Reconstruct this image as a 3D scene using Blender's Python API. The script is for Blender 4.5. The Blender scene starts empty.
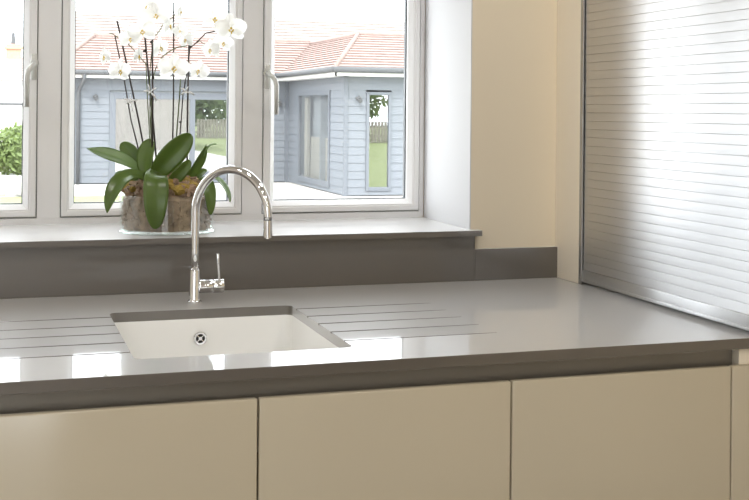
import bpy, bmesh, math, random
from mathutils import Vector, Matrix
random.seed(7)
S = bpy.context.scene
COL = S.collection

# ------------------------------------------------------------------ camera
ZC = 1.46                                   # camera height above the kitchen floor
F_PX, CY_PX, YAW, ROLL = 1169.8, 111.74, 0.3137048, -0.00936197
fwd = Vector((math.sin(YAW), math.cos(YAW), 0)); rgt = Vector((math.cos(YAW), -math.sin(YAW), 0)); dwn = Vector((0, 0, -1))
cr = rgt*math.cos(ROLL) + dwn*math.sin(ROLL); cd = -rgt*math.sin(ROLL) + dwn*math.cos(ROLL)
cam_d = bpy.data.cameras.new('camera'); cam = bpy.data.objects.new('camera', cam_d); COL.objects.link(cam)
cam_d.sensor_width = 36.0; cam_d.lens = 36.0*F_PX/749.0
cam_d.shift_y = -(250.0 - CY_PX)/749.0
cam_d.clip_start = 0.05; cam_d.clip_end = 500
up = -cd
cam.matrix_world = Matrix(((cr.x, up.x, -fwd.x, 0), (cr.y, up.y, -fwd.y, 0), (cr.z, up.z, -fwd.z, ZC), (0, 0, 0, 1)))
S.camera = cam

# ------------------------------------------------------------------ world, sun, exposure
SKY = 6.0
w = bpy.data.worlds.new('overcast_sky'); S.world = w; w.use_nodes = True
bg = w.node_tree.nodes['Background']; bg.inputs[0].default_value = (0.94, 0.98, 1.03, 1); bg.inputs[1].default_value = SKY
sun_d = bpy.data.lights.new('sun', 'SUN'); sun_d.energy = 4.0; sun_d.angle = math.radians(6); sun_d.color = (1, 0.96, 0.9)
sun = bpy.data.objects.new('sun', sun_d); COL.objects.link(sun)
sun.rotation_euler = Vector((-0.35, -0.6, 0.75)).to_track_quat('Z', 'Y').to_euler()
sun.location = (-10, -15, 30)
FILL_W = 6.0                                # one unseen ceiling lamp, added for fill
S.view_settings.view_transform = 'Standard'; S.view_settings.look = 'None'
S.view_settings.exposure = 0.0; S.view_settings.gamma = 1.0; S.view_settings.use_curve_mapping = False
S.cycles.use_denoising = True
S.cycles.max_bounces = 10; S.cycles.transparent_max_bounces = 16; S.cycles.sample_clamp_indirect = 6.0
S.cycles.caustics_reflective = False; S.cycles.caustics_refractive = False

# ------------------------------------------------------------------ helpers
def ray(px, py):
    return cr*((px-374.5)/F_PX) + cd*((py-CY_PX)/F_PX) + fwd
def P(px, py, Y):                            # a pixel on the plane at depth Y
    r = ray(px, py); return r*(Y/r.y) + Vector((0, 0, ZC))

def bxx(bm, x0, x1, y0, y1, z0, z1, bev=0.0, seg=2):
    m = Matrix.Translation(((x0+x1)/2, (y0+y1)/2, (z0+z1)/2)) @ Matrix.Diagonal((abs(x1-x0), abs(y1-y0), abs(z1-z0), 1))
    r = bmesh.ops.create_cube(bm, size=1, matrix=m)
    if bev > 0:
        vs = set(r['verts']); es = [e for e in bm.edges if e.verts[0] in vs and e.verts[1] in vs]
        bmesh.ops.bevel(bm, geom=es, offset=bev, segments=seg, affect='EDGES', profile=0.5, clamp_overlap=True)
    return bm
def box(x0, x1, y0, y1, z0, z1, bev=0.0, seg=2):
    return bxx(bmesh.new(), x0, x1, y0, y1, z0, z1, bev, seg)
def tube(bm, pts, rad, n=12, caps=True, flat=1.0):
    pts = [Vector(p) for p in pts]
    if not hasattr(rad, '__len__'): rad = [rad]*len(pts)
    rings = []; prev = None
    for i, p in enumerate(pts):
        t = (pts[min(i+1, len(pts)-1)] - pts[max(i-1, 0)]).normalized()
        if prev is None:
            a = Vector((0, 0, 1)) if abs(t.z) < 0.9 else Vector((0, 1, 0))
            u = (a - t*a.dot(t)).normalized()
        else:
            u = (prev - t*prev.dot(t)).normalized()
        prev = u; v = t.cross(u)
        rings.append([bm.verts.new(p + (u*math.cos(2*math.pi*k/n) + v*math.sin(2*math.pi*k/n)*flat)*rad[i]) for k in range(n)])
    for a, b in zip(rings, rings[1:]):
        for k in range(n):
            bm.faces.new((a[k], a[(k+1) % n], b[(k+1) % n], b[k]))
    if caps:
        bm.faces.new(list(reversed(rings[0]))); bm.faces.new(rings[-1])
    return bm
def lathe(bm, prof, c=(0, 0, 0), n=32, axis='Z'):
    c = Vector(c); rings = []
    for r, h in prof:
        ring = []
        for k in range(n):
            a = 2*math.pi*k/n
            if axis == 'Z': q = Vector((r*math.cos(a), r*math.sin(a), h))
            elif axis == 'Y': q = Vector((r*math.cos(a), h, r*math.sin(a)))
            else: q = Vector((h, r*math.cos(a), r*math.sin(a)))
            ring.append(bm.verts.new(c+q))
        rings.append(ring)
    for a, b in zip(rings, rings[1:]):
        for k in range(n):
            bm.faces.new((a[k], a[(k+1) % n], b[(k+1) % n], b[k]))
    for ring in (rings[0], rings[-1]):
        if prof[rings.index(ring)][0] > 1e-6: bm.faces.new(ring)
    bmesh.ops.remove_doubles(bm, verts=bm.verts, dist=1e-6)
    bmesh.ops.recalc_face_normals(bm, faces=bm.faces)
    return bm
def origin(o):
    v = Vector((0, 0, 0))
    while o is not None: v += o.location; o = o.parent
    return v
def mk(name, bm, mat, parent=None, smooth=False, at=None):
    """one mesh object from world-space geometry"""
    bmesh.ops.recalc_face_normals(bm, faces=bm.faces)
    O = origin(parent); loc = Vector((0, 0, 0))
    if at is not None: loc = Vector(at) - O
    bmesh.ops.translate(bm, vec=-(O+loc), verts=bm.verts)
    me = bpy.data.meshes.new(name); bm.to_mesh(me); bm.free()
    if smooth:
        me.polygons.foreach_set('use_smooth', [True]*len(me.polygons))
        if smooth != 'all':
            try: me.set_sharp_from_angle(angle=math.radians(40))
            except Exception: pass
    if mat: me.materials.append(MAT[mat] if isinstance(mat, str) else mat)
    o = bpy.data.objects.new(name, me); o.location = loc; COL.objects.link(o)
    if parent: o.parent = parent
    return o
def inst(o, loc, parent=None, name=None):    # copy sharing the mesh; loc is a world position
    c = o.copy(); COL.objects.link(c); c.parent = parent; c.location = Vector(loc) - origin(parent)
    return c
def tag(o, label, cat, group=None, kind=None):
    o['label'] = label; o['category'] = cat
    if group: o['group'] = group
    if kind: o['kind'] = kind
    return o
def thing(name, loc, label, cat, group=None, kind=None):
    o = bpy.data.objects.new(name, None); COL.objects.link(o); o.location = loc; o.empty_display_size = 0.1
    return tag(o, label, cat, group, kind)
def struct(name, bm, mat, label, cat):
    return tag(mk(name, bm, mat), label, cat, kind='structure')

# ------------------------------------------------------------------ materials
MAT = {}
def mat(name, col, rough=0.5, metal=0.0, spec=0.5, var=0.0, vscale=8.0, bump=0.0, bscale=60.0, coat=0.0, stretch=None):
    m = bpy.data.materials.new(name); m.use_nodes = True; nt = m.node_tree; b = nt.nodes['Principled BSDF']
    b.inputs['Base Color'].default_value = (*col, 1); b.inputs['Roughness'].default_value = rough
    b.inputs['Metallic'].default_value = metal; b.inputs['Specular IOR Level'].default_value = spec
    b.inputs['Coat Weight'].default_value = coat; b.inputs['Coat Roughness'].default_value = 0.04
    tc = nt.nodes.new('ShaderNodeTexCoord'); mp = nt.nodes.new('ShaderNodeMapping')
    nt.links.new(tc.outputs['Object'], mp.inputs['Vector'])
    if stretch: mp.inputs['Scale'].default_value = stretch
    n = nt.nodes.new('ShaderNodeTexNoise'); n.inputs['Scale'].default_value = vscale; n.inputs['Detail'].default_value = 4
    nt.links.new(mp.outputs[0], n.inputs['Vector'])
    mx = nt.nodes.new('ShaderNodeMix'); mx.data_type = 'RGBA'
    mx.inputs[6].default_value = (*[max(0, c*(1-var)) for c in col], 1); mx.inputs[7].default_value = (*[min(1, c*(1+var)) for c in col], 1)
    nt.links.new(n.outputs['Fac'], mx.inputs[0]); nt.links.new(mx.outputs[2], b.inputs['Base Color'])
    if bump > 0:
        n2 = nt.nodes.new('ShaderNodeTexNoise'); n2.inputs['Scale'].default_value = bscale; n2.inputs['Detail'].default_value = 3
        nt.links.new(mp.outputs[0], n2.inputs['Vector'])
        bp = nt.nodes.new('ShaderNodeBump'); bp.inputs['Strength'].default_value = bump; bp.inputs['Distance'].default_value = 0.01
        nt.links.new(n2.outputs['Fac'], bp.inputs['Height']); nt.links.new(bp.outputs[0], b.inputs['Normal'])
    MAT[name] = m; return m
mat('quartz', (0.098, 0.083, 0.065), rough=0.40, spec=1.0, var=0.06, vscale=350, coat=1.0)
qb = MAT['quartz'].node_tree.nodes['Principled BSDF']; qb.inputs['Sheen Weight'].default_value = 0.85; qb.inputs['Sheen Roughness'].default_value = 0.40   # sheen added to put pale window haze on the stone at grazing angles
mat('cream_wall', (0.87, 0.77, 0.60), rough=0.8, var=0.015, vscale=3, bump=0.02, bscale=200)
mat('white_paint', (0.70, 0.70, 0.71), rough=0.7, var=0.01)
mat('white_frame', (0.90, 0.895, 0.895), rough=0.3, var=0.01)
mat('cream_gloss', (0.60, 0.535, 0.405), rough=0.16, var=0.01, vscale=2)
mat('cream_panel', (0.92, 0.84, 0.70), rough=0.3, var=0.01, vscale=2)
mat('channel_grey', (0.26, 0.235, 0.20), rough=0.35, metal=0.3, var=0.02)
mat('carcass_dark', (0.06, 0.05, 0.04), rough=0.7)
mat('sink_white', (0.86, 0.86, 0.84), rough=0.12, var=0.01)
mat('chrome', (0.86, 0.86, 0.87), rough=0.06, metal=1.0, var=0.0)
mat('dark_hole', (0.01, 0.01, 0.01), rough=0.6)
mat('tambour_silver', (0.64, 0.64, 0.645), rough=0.39, metal=0.95, var=0.02, vscale=20, stretch=(1, 1, 60), bump=0.03, bscale=30)
mat('rail_silver', (0.40, 0.39, 0.37), rough=0.35, metal=0.9, var=0.02)
mat('gasket', (0.10, 0.11, 0.12), rough=0.5)
mat('gap_grey', (0.22, 0.22, 0.21), rough=0.6)
mat('handle_white', (0.66, 0.66, 0.63), rough=0.25, metal=0.2)
mat('floor_tile', (0.24, 0.21, 0.18), rough=0.3, var=0.08)
mat('leaf_green', (0.110, 0.178, 0.036), rough=0.28, var=0.35, vscale=14)
mat('leaf_pale', (0.20, 0.31, 0.12), rough=0.3, var=0.25, vscale=14)
mat('cane', (0.030, 0.022, 0.018), rough=0.5, var=0.4, vscale=60)
mat('stalk', (0.10, 0.13, 0.045), rough=0.45, var=0.3, vscale=40)
mat('bark', (0.34, 0.235, 0.16), rough=0.85, var=0.95, vscale=38)
mat('moss', (0.36, 0.25, 0.055), rough=0.9, var=0.6, vscale=60, bump=0.8, bscale=160)
mat('lip_yellow', (0.75, 0.55, 0.10), rough=0.5, var=0.3, vscale=200)
mat('ribbon', (0.85, 0.86, 0.86), rough=0.5)
mat('cladding', (0.140, 0.155, 0.174), rough=0.6, var=0.08, vscale=5, stretch=(0.4, 0.4, 12))
mat('blue_frame', (0.115, 0.128, 0.146), rough=0.5, var=0.03)
mat('roof_tile', (0.24, 0.175, 0.155), rough=0.75, var=0.35, vscale=7)
mat('roof_pale', (0.28, 0.24, 0.22), rough=0.75, var=0.3, vscale=7)
mat('gutter', (0.08, 0.085, 0.09), rough=0.8)
mat('outdoor_white', (0.70, 0.70, 0.68), rough=0.5)
mat('paving', (0.48, 0.465, 0.44), rough=0.8, var=0.06, vscale=3)
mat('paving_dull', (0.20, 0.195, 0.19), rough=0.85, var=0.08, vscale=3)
mat('grass', (0.19, 0.225, 0.09), rough=0.9, var=0.4, vscale=6, bump=0.5, bscale=80)
mat('brick_path', (0.45, 0.27, 0.20), rough=0.85, var=0.2, vscale=9)
mat('shrub', (0.16, 0.215, 0.085), rough=0.55, var=0.6, vscale=9)
mat('timber', (0.30, 0.27, 0.23), rough=0.7, var=0.2, vscale=6, stretch=(1, 1, 8))
mat('cream_timber', (0.36, 0.335, 0.28), rough=0.6, var=0.1)
mat('brick_house', (0.42, 0.385, 0.355), rough=0.85, var=0.2, vscale=12)
mat('chimney_brick', (0.46, 0.27, 0.18), rough=0.85, var=0.25, vscale=9)
mat('hip_tile', (0.20, 0.145, 0.125), rough=0.8, var=0.2)
mat('trunk', (0.12, 0.09, 0.06), rough=0.9, var=0.3)
mat('interior_grey', (0.27, 0.285, 0.295), rough=0.8)
mat('blind', (0.30, 0.288, 0.275), rough=0.8)
mat('back_wall_grey', (0.55, 0.52, 0.48), rough=0.8)
mat('ceiling_white', (0.86, 0.85, 0.82), rough=0.8)

def anisotropic(name, amount, tangent):
    nt = MAT[name].node_tree; b = nt.nodes['Principled BSDF']; b.inputs['Anisotropic'].default_value = amount
    c = nt.nodes.new('ShaderNodeCombineXYZ')
    for i in range(3): c.inputs[i].default_value = tangent[i]
    nt.links.new(c.outputs[0], b.inputs['Tangent'])
anisotropic('tambour_silver', 0.96, (0, 0, 1))   # fine ribs along each slat spread light up and down

def glass(name, tint, refl=1.0, minr=0.0, rough=0.0):
    m = bpy.data.materials.new(name); m.use_nodes = True; nt = m.node_tree; nt.nodes.clear()
    out = nt.nodes.new('ShaderNodeOutputMaterial'); tr = nt.nodes.new('ShaderNodeBsdfTransparent'); gl = nt.nodes.new('ShaderNodeBsdfGlossy')
    tr.inputs[0].default_value = (*tint, 1); gl.inputs['Roughness'].default_value = rough; gl.inputs[0].default_value = (1, 1, 1, 1)
    lw = nt.nodes.new('ShaderNodeLayerWeight'); lw.inputs['Blend'].default_value = 0.5
    pw = nt.nodes.new('ShaderNodeMath'); pw.operation = 'POWER'; pw.inputs[1].default_value = 5.0
    nt.links.new(lw.outputs['Facing'], pw.inputs[0])
    fr = nt.nodes.new('ShaderNodeMath'); fr.operation = 'MULTIPLY_ADD'; fr.inputs[1].default_value = 0.96; fr.inputs[2].default_value = 0.04
    nt.links.new(pw.outputs[0], fr.inputs[0])
    ma = nt.nodes.new('ShaderNodeMath'); ma.operation = 'MULTIPLY_ADD'; ma.inputs[1].default_value = refl; ma.inputs[2].default_value = minr; ma.use_clamp = True
    mi = nt.nodes.new('ShaderNodeMixShader')
    nt.links.new(fr.outputs[0], ma.inputs[0]); nt.links.new(ma.outputs[0], mi.inputs[0])
    nt.links.new(tr.outputs[0], mi.inputs[1]); nt.links.new(gl.outputs[0], mi.inputs[2]); nt.links.new(mi.outputs[0], out.inputs[0])
    MAT[name] = m
glass('window_glass', (0.985, 0.99, 0.985), 0.6)
glass('pot_glass', (0.95, 0.97, 0.96), 1.0, 0.02, 0.02)
glass('coated_glass', (0.8, 0.82, 0.82), 1.0, 0.24)
glass('clear_glass', (0.95, 0.96, 0.96), 1.0, 0.03)
def petal_mat():
    m = bpy.data.materials.new('petal_white'); m.use_nodes = True; nt = m.node_tree; b = nt.nodes['Principled BSDF']
    b.inputs['Base Color'].default_value = (0.95, 0.95, 0.94, 1); b.inputs['Roughness'].default_value = 0.5
    t = nt.nodes.new('ShaderNodeBsdfTranslucent'); t.inputs[0].default_value = (0.95, 0.95, 0.92, 1)
    mi = nt.nodes.new('ShaderNodeMixShader'); mi.inputs[0].default_value = 0.55
    nt.links.new(b.outputs[0], mi.inputs[1]); nt.links.new(t.outputs[0], mi.inputs[2])
    nt.links.new(mi.outputs[0], nt.nodes['Material Output'].inputs[0]); MAT['petal_white'] = m
petal_mat()
def translucent(name, col, fac):
    m = MAT[name]; nt = m.node_tree; t = nt.nodes.new('ShaderNodeBsdfTranslucent'); t.inputs[0].default_value = (*col, 1)
    mi = nt.nodes.new('ShaderNodeMixShader'); mi.inputs[0].default_value = fac
    nt.links.new(nt.nodes['Principled BSDF'].outputs[0], mi.inputs[1]); nt.links.new(t.outputs[0], mi.inputs[2]); nt.links.new(mi.outputs[0], nt.nodes['Material Output'].inputs[0])
translucent('leaf_green', (0.14, 0.26, 0.03), 0.22); translucent('leaf_pale', (0.30, 0.42, 0.12), 0.25); translucent('shrub', (0.25, 0.32, 0.08), 0.3)

# ------------------------------------------------------------------ key measures (metres; Y = away from the camera)
ZT = ZC - 0.55            # worktop top
YF, YB = 2.459, 3.538     # worktop front edge, splashback face
YWALL, YWIN = 3.558, 4.017
ZS = ZC - 0.384           # window sill top
XR = 1.50                 # right reveal
XL = -0.48                # left reveal
ZTOP = ZC + 0.66          # window head
ZCEIL = 2.5
XU = 1.797                # tambour unit face
ZG = ZC - 1.62            # ground outside

# ------------------------------------------------------------------ room shell
struct('floor', box(-2.2, 2.5, -2.6, 3.558, -0.10, 0.0), 'floor_tile', 'dark stone kitchen floor below the cabinets', 'floor')
struct('ceiling', box(-2.3, 2.6, -2.7, 4.0, ZCEIL, ZCEIL+0.12), 'ceiling_white', 'plain white kitchen ceiling', 'ceiling')
wb = bmesh.new()
pl = [(XR-0.011, YWALL), (2.5, YWALL), (2.5, 4.09), (XR, 4.09), (XR, YWIN)]
lo = [wb.verts.new((x, y, 0)) for x, y in pl]; hi = [wb.verts.new((x, y, ZCEIL)) for x, y in pl]
wb.faces.new(lo); wb.faces.new(hi)
for k in range(5): wb.faces.new((lo[k], lo[(k+1) % 5], hi[(k+1) % 5], hi[k]))
bxx(wb, -2.2, XL, YWALL, 4.09, 0, ZCEIL)
bxx(wb, XL, XR-0.012, YWALL, 4.09, 0, ZS-0.018)
bxx(wb, XL, XR, YWALL, 4.09, ZTOP, ZCEIL)
struct('wall_back', wb, 'cream_wall', 'cream painted wall around the kitchen window', 'wall')
struct('wall_left', box(-2.3, -2.2, -2.6, 4.09, 0, ZCEIL), 'ceiling_white', 'white painted wall at the left of the kitchen', 'wall')
struct('wall_right', box(2.5, 2.6, -2.6, 4.09, 0, ZCEIL), 'cream_wall', 'cream painted wall behind the shutter unit', 'wall')
wf = box(-2.3, -1.9, -2.7, -2.6, 0, ZCEIL); bxx(wf, -0.1, 2.6, -2.7, -2.6, 0, ZCEIL); bxx(wf, -1.9, -0.1, -2.7, -2.6, 2.1, ZCEIL)
struct('wall_front', wf, 'back_wall_grey', 'grey painted kitchen wall around the added garden doors', 'wall')
rv = bmesh.new()
pl = [(XR-0.0145, YWALL-0.0008), (XR-0.0108, YWALL-0.0008), (XR, YWIN), (XR-0.004, YWIN)]
lo = [rv.verts.new((x, y, ZS)) for x, y in pl]; hi = [rv.verts.new((x, y, ZTOP)) for x, y in pl]
rv.faces.new(lo); rv.faces.new(hi)
for k in range(4): rv.faces.new((lo[k], lo[(k+1) % 4], hi[(k+1) % 4], hi[k]))
bxx(rv, XL, XL+0.004, YWALL-0.001, YWIN, ZS, ZTOP)
bxx(rv, XL+0.004, XR-0.015, YWALL-0.0008, YWIN, ZTOP-0.004, ZTOP)
struct('trim_1', rv, 'white_paint', 'white painted reveal lining the sides of the window recess', 'window reveal')
# outer brick leaf and roof of the house
ob = box(-7.0, XL-0.02, 4.10, 4.20, ZG, 2.9)
bxx(ob, XR+0.02, 7.7, 4.10, 4.20, ZG, 2.9); bxx(ob, XL-0.02, XR+0.02, 4.10, 4.20, ZG, ZS-0.05); bxx(ob, XL-0.02, XR+0.02, 4.10, 4.20, ZTOP+0.03, 2.9)
bxx(ob, 7.6, 7.7, -6, 4.10, ZG, 2.9); bxx(ob, -7, -6.9, -6, 4.10, ZG, 2.9)
struct('wall_outside', ob, 'brick_house', 'pale brick outside wall of the house', 'wall')

# ------------------------------------------------------------------ window
def sweep_frame(bm, x0, x1, z0, z1, prof):
    """closed picture-frame strip: prof = list of (inset, y)"""
    loops = []
    for i, y in prof:
        loops.append([bm.verts.new(p) for p in ((x0+i, y, z0+i), (x1-i, y, z0+i), (x1-i, y, z1-i), (x0+i, y, z1-i))])
    n = len(loops)
    for k in range(n):
        a, b = loops[k], loops[(k+1) % n]
        for j in range(4): bm.faces.new((a[j], a[(j+1) % 4], b[(j+1) % 4], b[j]))
    return bm
FZ0, FZ1 = ZS, ZTOP-0.004
C_Z0, C_Z1 = ZC-0.362, ZTOP-0.030
CAS = [(-0.453, 0.134), (0.208, 0.821), (0.892, 1.479)]
fb = box(XL+0.004, XR-0.004, YWIN+0.004, YWIN+0.075, FZ0, C_Z0, 0.0015)
bxx(fb, XL+0.004, XR-0.004, YWIN+0.004, YWIN+0.075, C_Z1, FZ1, 0.0015)
for a, b in ((XL+0.004, CAS[0][0]), (CAS[0][1], CAS[1][0]), (CAS[1][1], CAS[2][0]), (CAS[2][1], XR-0.004)):
    bxx(fb, a, b, YWIN+0.0035, YWIN+0.075, C_Z0-0.001, C_Z1+0.001, 0.0015)
win = struct('window_1', fb, 'white_frame', 'white three-light casement window above the grey sill', 'window')
def handle(case, x, side):
    z = ZC+(0.150 if side < 0 else 0.132); y = YWIN-0.004
    bm = bmesh.new()
    lathe(bm, [(0.0, -0.012), (0.013, -0.012), (0.0145, -0.009), (0.0145, 0.0)], (x, y, z), 20, 'Y')
    bxx(bm, x-0.010, x+0.010, y-0.010, y, z-0.055, z+0.03, 0.004)
    h = mk('handle', bm, 'handle_white', case, True)
    bm = bmesh.new()
    d = side*0.024
    pts = [(x, y-0.010, z), (x, y-0.034, z-0.002), (x+d*0.35, y-0.046, z-0.012), (x+d*0.8, y-0.048, z-0.026), (x+d, y-0.048, z-0.045), (x+d, y-0.048, z-0.145)]
    tube(bm, pts, [0.008, 0.008, 0.0085, 0.0085, 0.0085, 0.0075], 12)
    mk('lever', bm, 'handle_white', case, 'all')
    mk('lock_button', lathe(bmesh.new(), [(0.0, -0.016), (0.0045, -0.016), (0.0045, -0.011)], (x+0.001, y, z+0.001), 14, 'Y'), 'gasket', case, True)
for i, (a, b) in enumerate(CAS):
    g = 0.0035
    bm = sweep_frame(bmesh.new(), a+g, b-g, C_Z0+g, C_Z1-g, [(0, YWIN+0.07), (0, YWIN-0.001), (0.003, YWIN-0.004), (0.018, YWIN-0.004), (0.0205, YWIN-0.0015), (0.0205, YWIN+0.07)])
    c = mk('casement', bm, 'white_frame', win)
    bm = sweep_frame(bmesh.new(), a+g+0.0205, b-g-0.0205, C_Z0+g+0.0205, C_Z1-g-0.0205, [(0, YWIN+0.026), (0, YWIN-0.001), (0.004, YWIN-0.002), (0.021, YWIN+0.018), (0.021, YWIN+0.026)])
    mk('glazing_bead', bm, 'white_frame', c)
    x0, x1, z0, z1 = a+g+0.0205, b-g-0.0205, C_Z0+g+0.0205, C_Z1-g-0.0205
    pane = box(x0+0.003, x1-0.003, YWIN+0.028, YWIN+0.032, z0+0.003, z1-0.003)
    mk('pane', pane, 'window_glass', c)
    bm = sweep_frame(bmesh.new(), x0, x1, z0, z1, [(0.002, YWIN+0.033), (0.024, YWIN+0.033), (0.024, YWIN+0.049), (0.002, YWIN+0.049)])
    mk('spacer_bar', bm, 'gasket', c)
    bm = sweep_frame(bmesh.new(), x0, x1, z0, z1, [(0, YWIN+0.050), (0.022, YWIN+0.050), (0.012, YWIN+0.07), (0, YWIN+0.07)])
    mk('outer_rebate', bm, 'white_frame', c)
    sg = sweep_frame(bmesh.new(), a-0.001, b+0.001, C_Z0-0.001, C_Z1+0.001, [(0, YWIN+0.012), (0.008, YWIN+0.012), (0.008, YWIN+0.03), (0, YWIN+0.03)])
    mk('seal', sg, 'gap_grey', c)
    if i == 0: handle(c, b-0.0125, -1)
    if i == 2: handle(c, a+0.0125, 1)
# outside cill of the window
struct('trim_2', box(XL-0.05, XR+0.05, 4.093, 4.30, ZS-0.05, ZS-0.01, 0.004), 'outdoor_white', 'white outside cill under the window', 'window cill')

# unseen garden doors added opposite the window to let in fill daylight
db = bmesh.new()
for x0, x1 in ((-1.9, -1.82), (-1.04, -0.96), (-0.18, -0.1)): bxx(db, x0, x1, -2.68, -2.62, 0, 2.1, 0.002)
bxx(db, -1.9, -0.1, -2.68, -2.62, 2.02, 2.1, 0.002); bxx(db, -1.9, -0.1, -2.68, -2.62, 0, 0.08, 0.002)
gd = struct('fill_light_door', db, 'white_frame', 'white glazed garden doors added opposite the window for fill daylight', 'door')
for x0, x1 in ((-1.82, -1.04), (-0.96, -0.18)): mk('pane', box(x0, x1, -2.653, -2.647, 0.08, 2.02), 'window_glass', gd)

# ------------------------------------------------------------------ worktop, splashback, sill
def rrect(x0, x1, y0, y1, r, n=6):
    pts = []
    for cx_, cy_, a0 in ((x1-r, y1-r, 0), (x0+r, y1-r, 90), (x0+r, y0+r, 180), (x1-r, y0+r, 270)):
        for k in range(n+1):
            a = math.radians(a0 + 90*k/n); pts.append((cx_+r*math.cos(a), cy_+r*math.sin(a)))
    return pts
SX0, SX1, SY0, SY1 = 0.297, 0.802, 2.610, 3.222
GROOVES = [3.157, 3.036, 2.923, 2.806, 2.690]
def build_worktop():
    bm = box(-0.66, 2.42, YF, YB, ZT-0.026, ZT, 0.0015, 2)
    # notch nothing: plain slab up to the splashback
    o = tag(mk('worktop', bm, 'quartz'), 'polished taupe quartz worktop with sink cut-out and drainer grooves', 'worktop')
    cut = bmesh.new(); lp = rrect(SX0, SX1, SY0, SY1, 0.022)
    lo = [cut.verts.new((x, y, ZT-0.2)) for x, y in lp]; hi = [cut.verts.new((x, y, ZT+0.1)) for x, y in lp]
    cut.faces.new(list(reversed(lo))); cut.faces.new(hi)
    for k in range(len(lp)): cut.faces.new((lo[k], lo[(k+1) % len(lp)], hi[(k+1) % len(lp)], hi[k]))
    c1 = mk('cut_a', cut, None)
    g = bmesh.new()
    for y in GROOVES:
        for xs, xe in ((0.40, -0.10), (0.70, 1.20)):
            n = 14; rows = []
            for k in range(n+1):
                t = k/n; x = xs+(xe-xs)*t
                d = 0.0055*(1-max(0, (t-0.25)/0.75)**1.3*0.93); hw = 0.0040*(0.35+0.65*d/0.0055)
                rows.append([g.verts.new(q) for q in ((x, y-hw*1.5, ZT+0.004), (x, y-hw, ZT-d*0.55), (x, y, ZT-d), (x, y+hw, ZT-d*0.55), (x, y+hw*1.5, ZT+0.004))])
            for a, b in zip(rows, rows[1:]):
                for j in range(5): g.faces.new((a[j], a[(j+1) % 5], b[(j+1) % 5], b[j]))
            g.faces.new(rows[0]); g.faces.new(list(reversed(rows[-1])))
    c2 = mk('cut_b', g, None)
    for c in (c1, c2):
        m = o.modifiers.new('b', 'BOOLEAN'); m.object = c; m.operation = 'DIFFERENCE'; m.solver = 'EXACT'
    bpy.context.view_layer.update()
    me = bpy.data.meshes.new_from_object(o.evaluated_get(bpy.context.evaluated_depsgraph_get()))
    o.modifiers.clear(); o.data = me; me.name = 'worktop'
    for c in (c1, c2): bpy.data.objects.remove(c)
    return o
build_worktop()
tag(mk('splashback', box(-0.66, 1.498, YB, YWALL, ZT, ZS-0.018, 0.001), 'quartz'), 'tall taupe quartz splashback between worktop and window sill', 'splashback')
tag(mk('upstand', box(1.4985, XU, YB, YWALL, ZT, ZC-0.447, 0.001), 'quartz'), 'short taupe quartz upstand at the right of the window recess', 'upstand')
sb = box(XL+0.004, XR-0.004, 3.556, YWIN+0.004, ZS-0.018, ZS)
sb.free()
sb = bmesh.new()
outl = [(-0.497, 3.516), (1.514, 3.516), (1.514, YWALL-0.0005), (XR-0.0155, YWALL-0.0005), (XR-0.0045, YWIN+0.003), (XL+0.0045, YWIN+0.003), (XL+0.0045, YWALL-0.0005), (-0.497, YWALL-0.0005)]
lo = [sb.verts.new((x, y, ZS-0.018)) for x, y in outl]; hi = [sb.verts.new((x, y, ZS)) for x, y in outl]
sb.faces.new(lo); sb.faces.new(hi)
for k in range(8): sb.faces.new((lo[k], lo[(k+1) % 8], hi[(k+1) % 8], hi[k]))
bmesh.ops.bevel(sb, geom=[e for e in sb.edges if abs(e.verts[0].co.y-3.516) < 1e-4 and abs(e.verts[1].co.y-3.516) < 1e-4], offset=0.0012, segments=2, affect='EDGES')
tag(mk('window_sill', sb, 'quartz'), 'deep polished taupe quartz sill under the window', 'window sill')

# ------------------------------------------------------------------ sink
sink = thing('undermount_sink', (0.55, 2.9, ZT-0.25), 'white undermount sink set below the taupe worktop', 'sink')
def build_sink():
    bm = bmesh.new(); zt = ZT-0.0262
    lev = [(-0.03, zt), (0.0, zt), (0.0015, zt-0.004), (0.004, zt-0.15), (0.010, zt-0.185), (0.025, zt-0.200), (0.06, zt-0.206)]
    loops = []
    for ins, z in lev:
        r = 0.022+max(0.0, ins)*0.5+ (0.02 if ins < 0 else 0)
        loops.append([bm.verts.new((x, y, z)) for x, y in rrect(SX0+ins, SX1-ins, SY0+ins, SY1-ins, r)])
    n = len(loops[0])
    for a, b in zip(loops, loops[1:]):
        for k in range(n): bm.faces.new((a[k], a[(k+1) % n], b[(k+1) % n], b[k]))
    bm.faces.new(loops[-1])
    bmesh.ops.recalc_face_normals(bm, faces=bm.faces)
    o = mk('bowl', bm, 'sink_white', sink, True)
    if o.data.polygons[-1].normal.z < 0: o.data.flip_normals()
    s = o.modifiers.new('wall', 'SOLIDIFY'); s.thickness = 0.008; s.offset = -1
build_sink()
ov = (0.5445, SY1-0.0042, ZC-0.630)
ring = lathe(bmesh.new(), [(0.0185, 0.0), (0.0185, -0.002), (0.0165, -0.0035), (0.0125, -0.003), (0.0125, 0.0)], ov, 28, 'Y')
og = mk('overflow_grille', ring, 'chrome', sink, True)
mk('hole', lathe(bmesh.new(), [(0.0, -0.0008), (0.0127, -0.0008), (0.0127, 0.0)], ov, 24, 'Y'), 'dark_hole', og)
cb = bmesh.new()
for a in (45, 135):
    d = Vector((math.cos(math.radians(a)), 0, math.sin(math.radians(a))))*0.0127
    tube(cb, [Vector(ov)+Vector((0, -0.0018, 0))-d, Vector(ov)+Vector((0, -0.0018, 0))+d], 0.0018, 8)
lathe(cb, [(0.0, -0.0035), (0.0048, -0.0035), (0.0048, -0.0005)], ov, 16, 'Y')
mk('cross_bar', cb, 'chrome', og, True)
dz = ZT-0.0262-0.206
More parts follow.
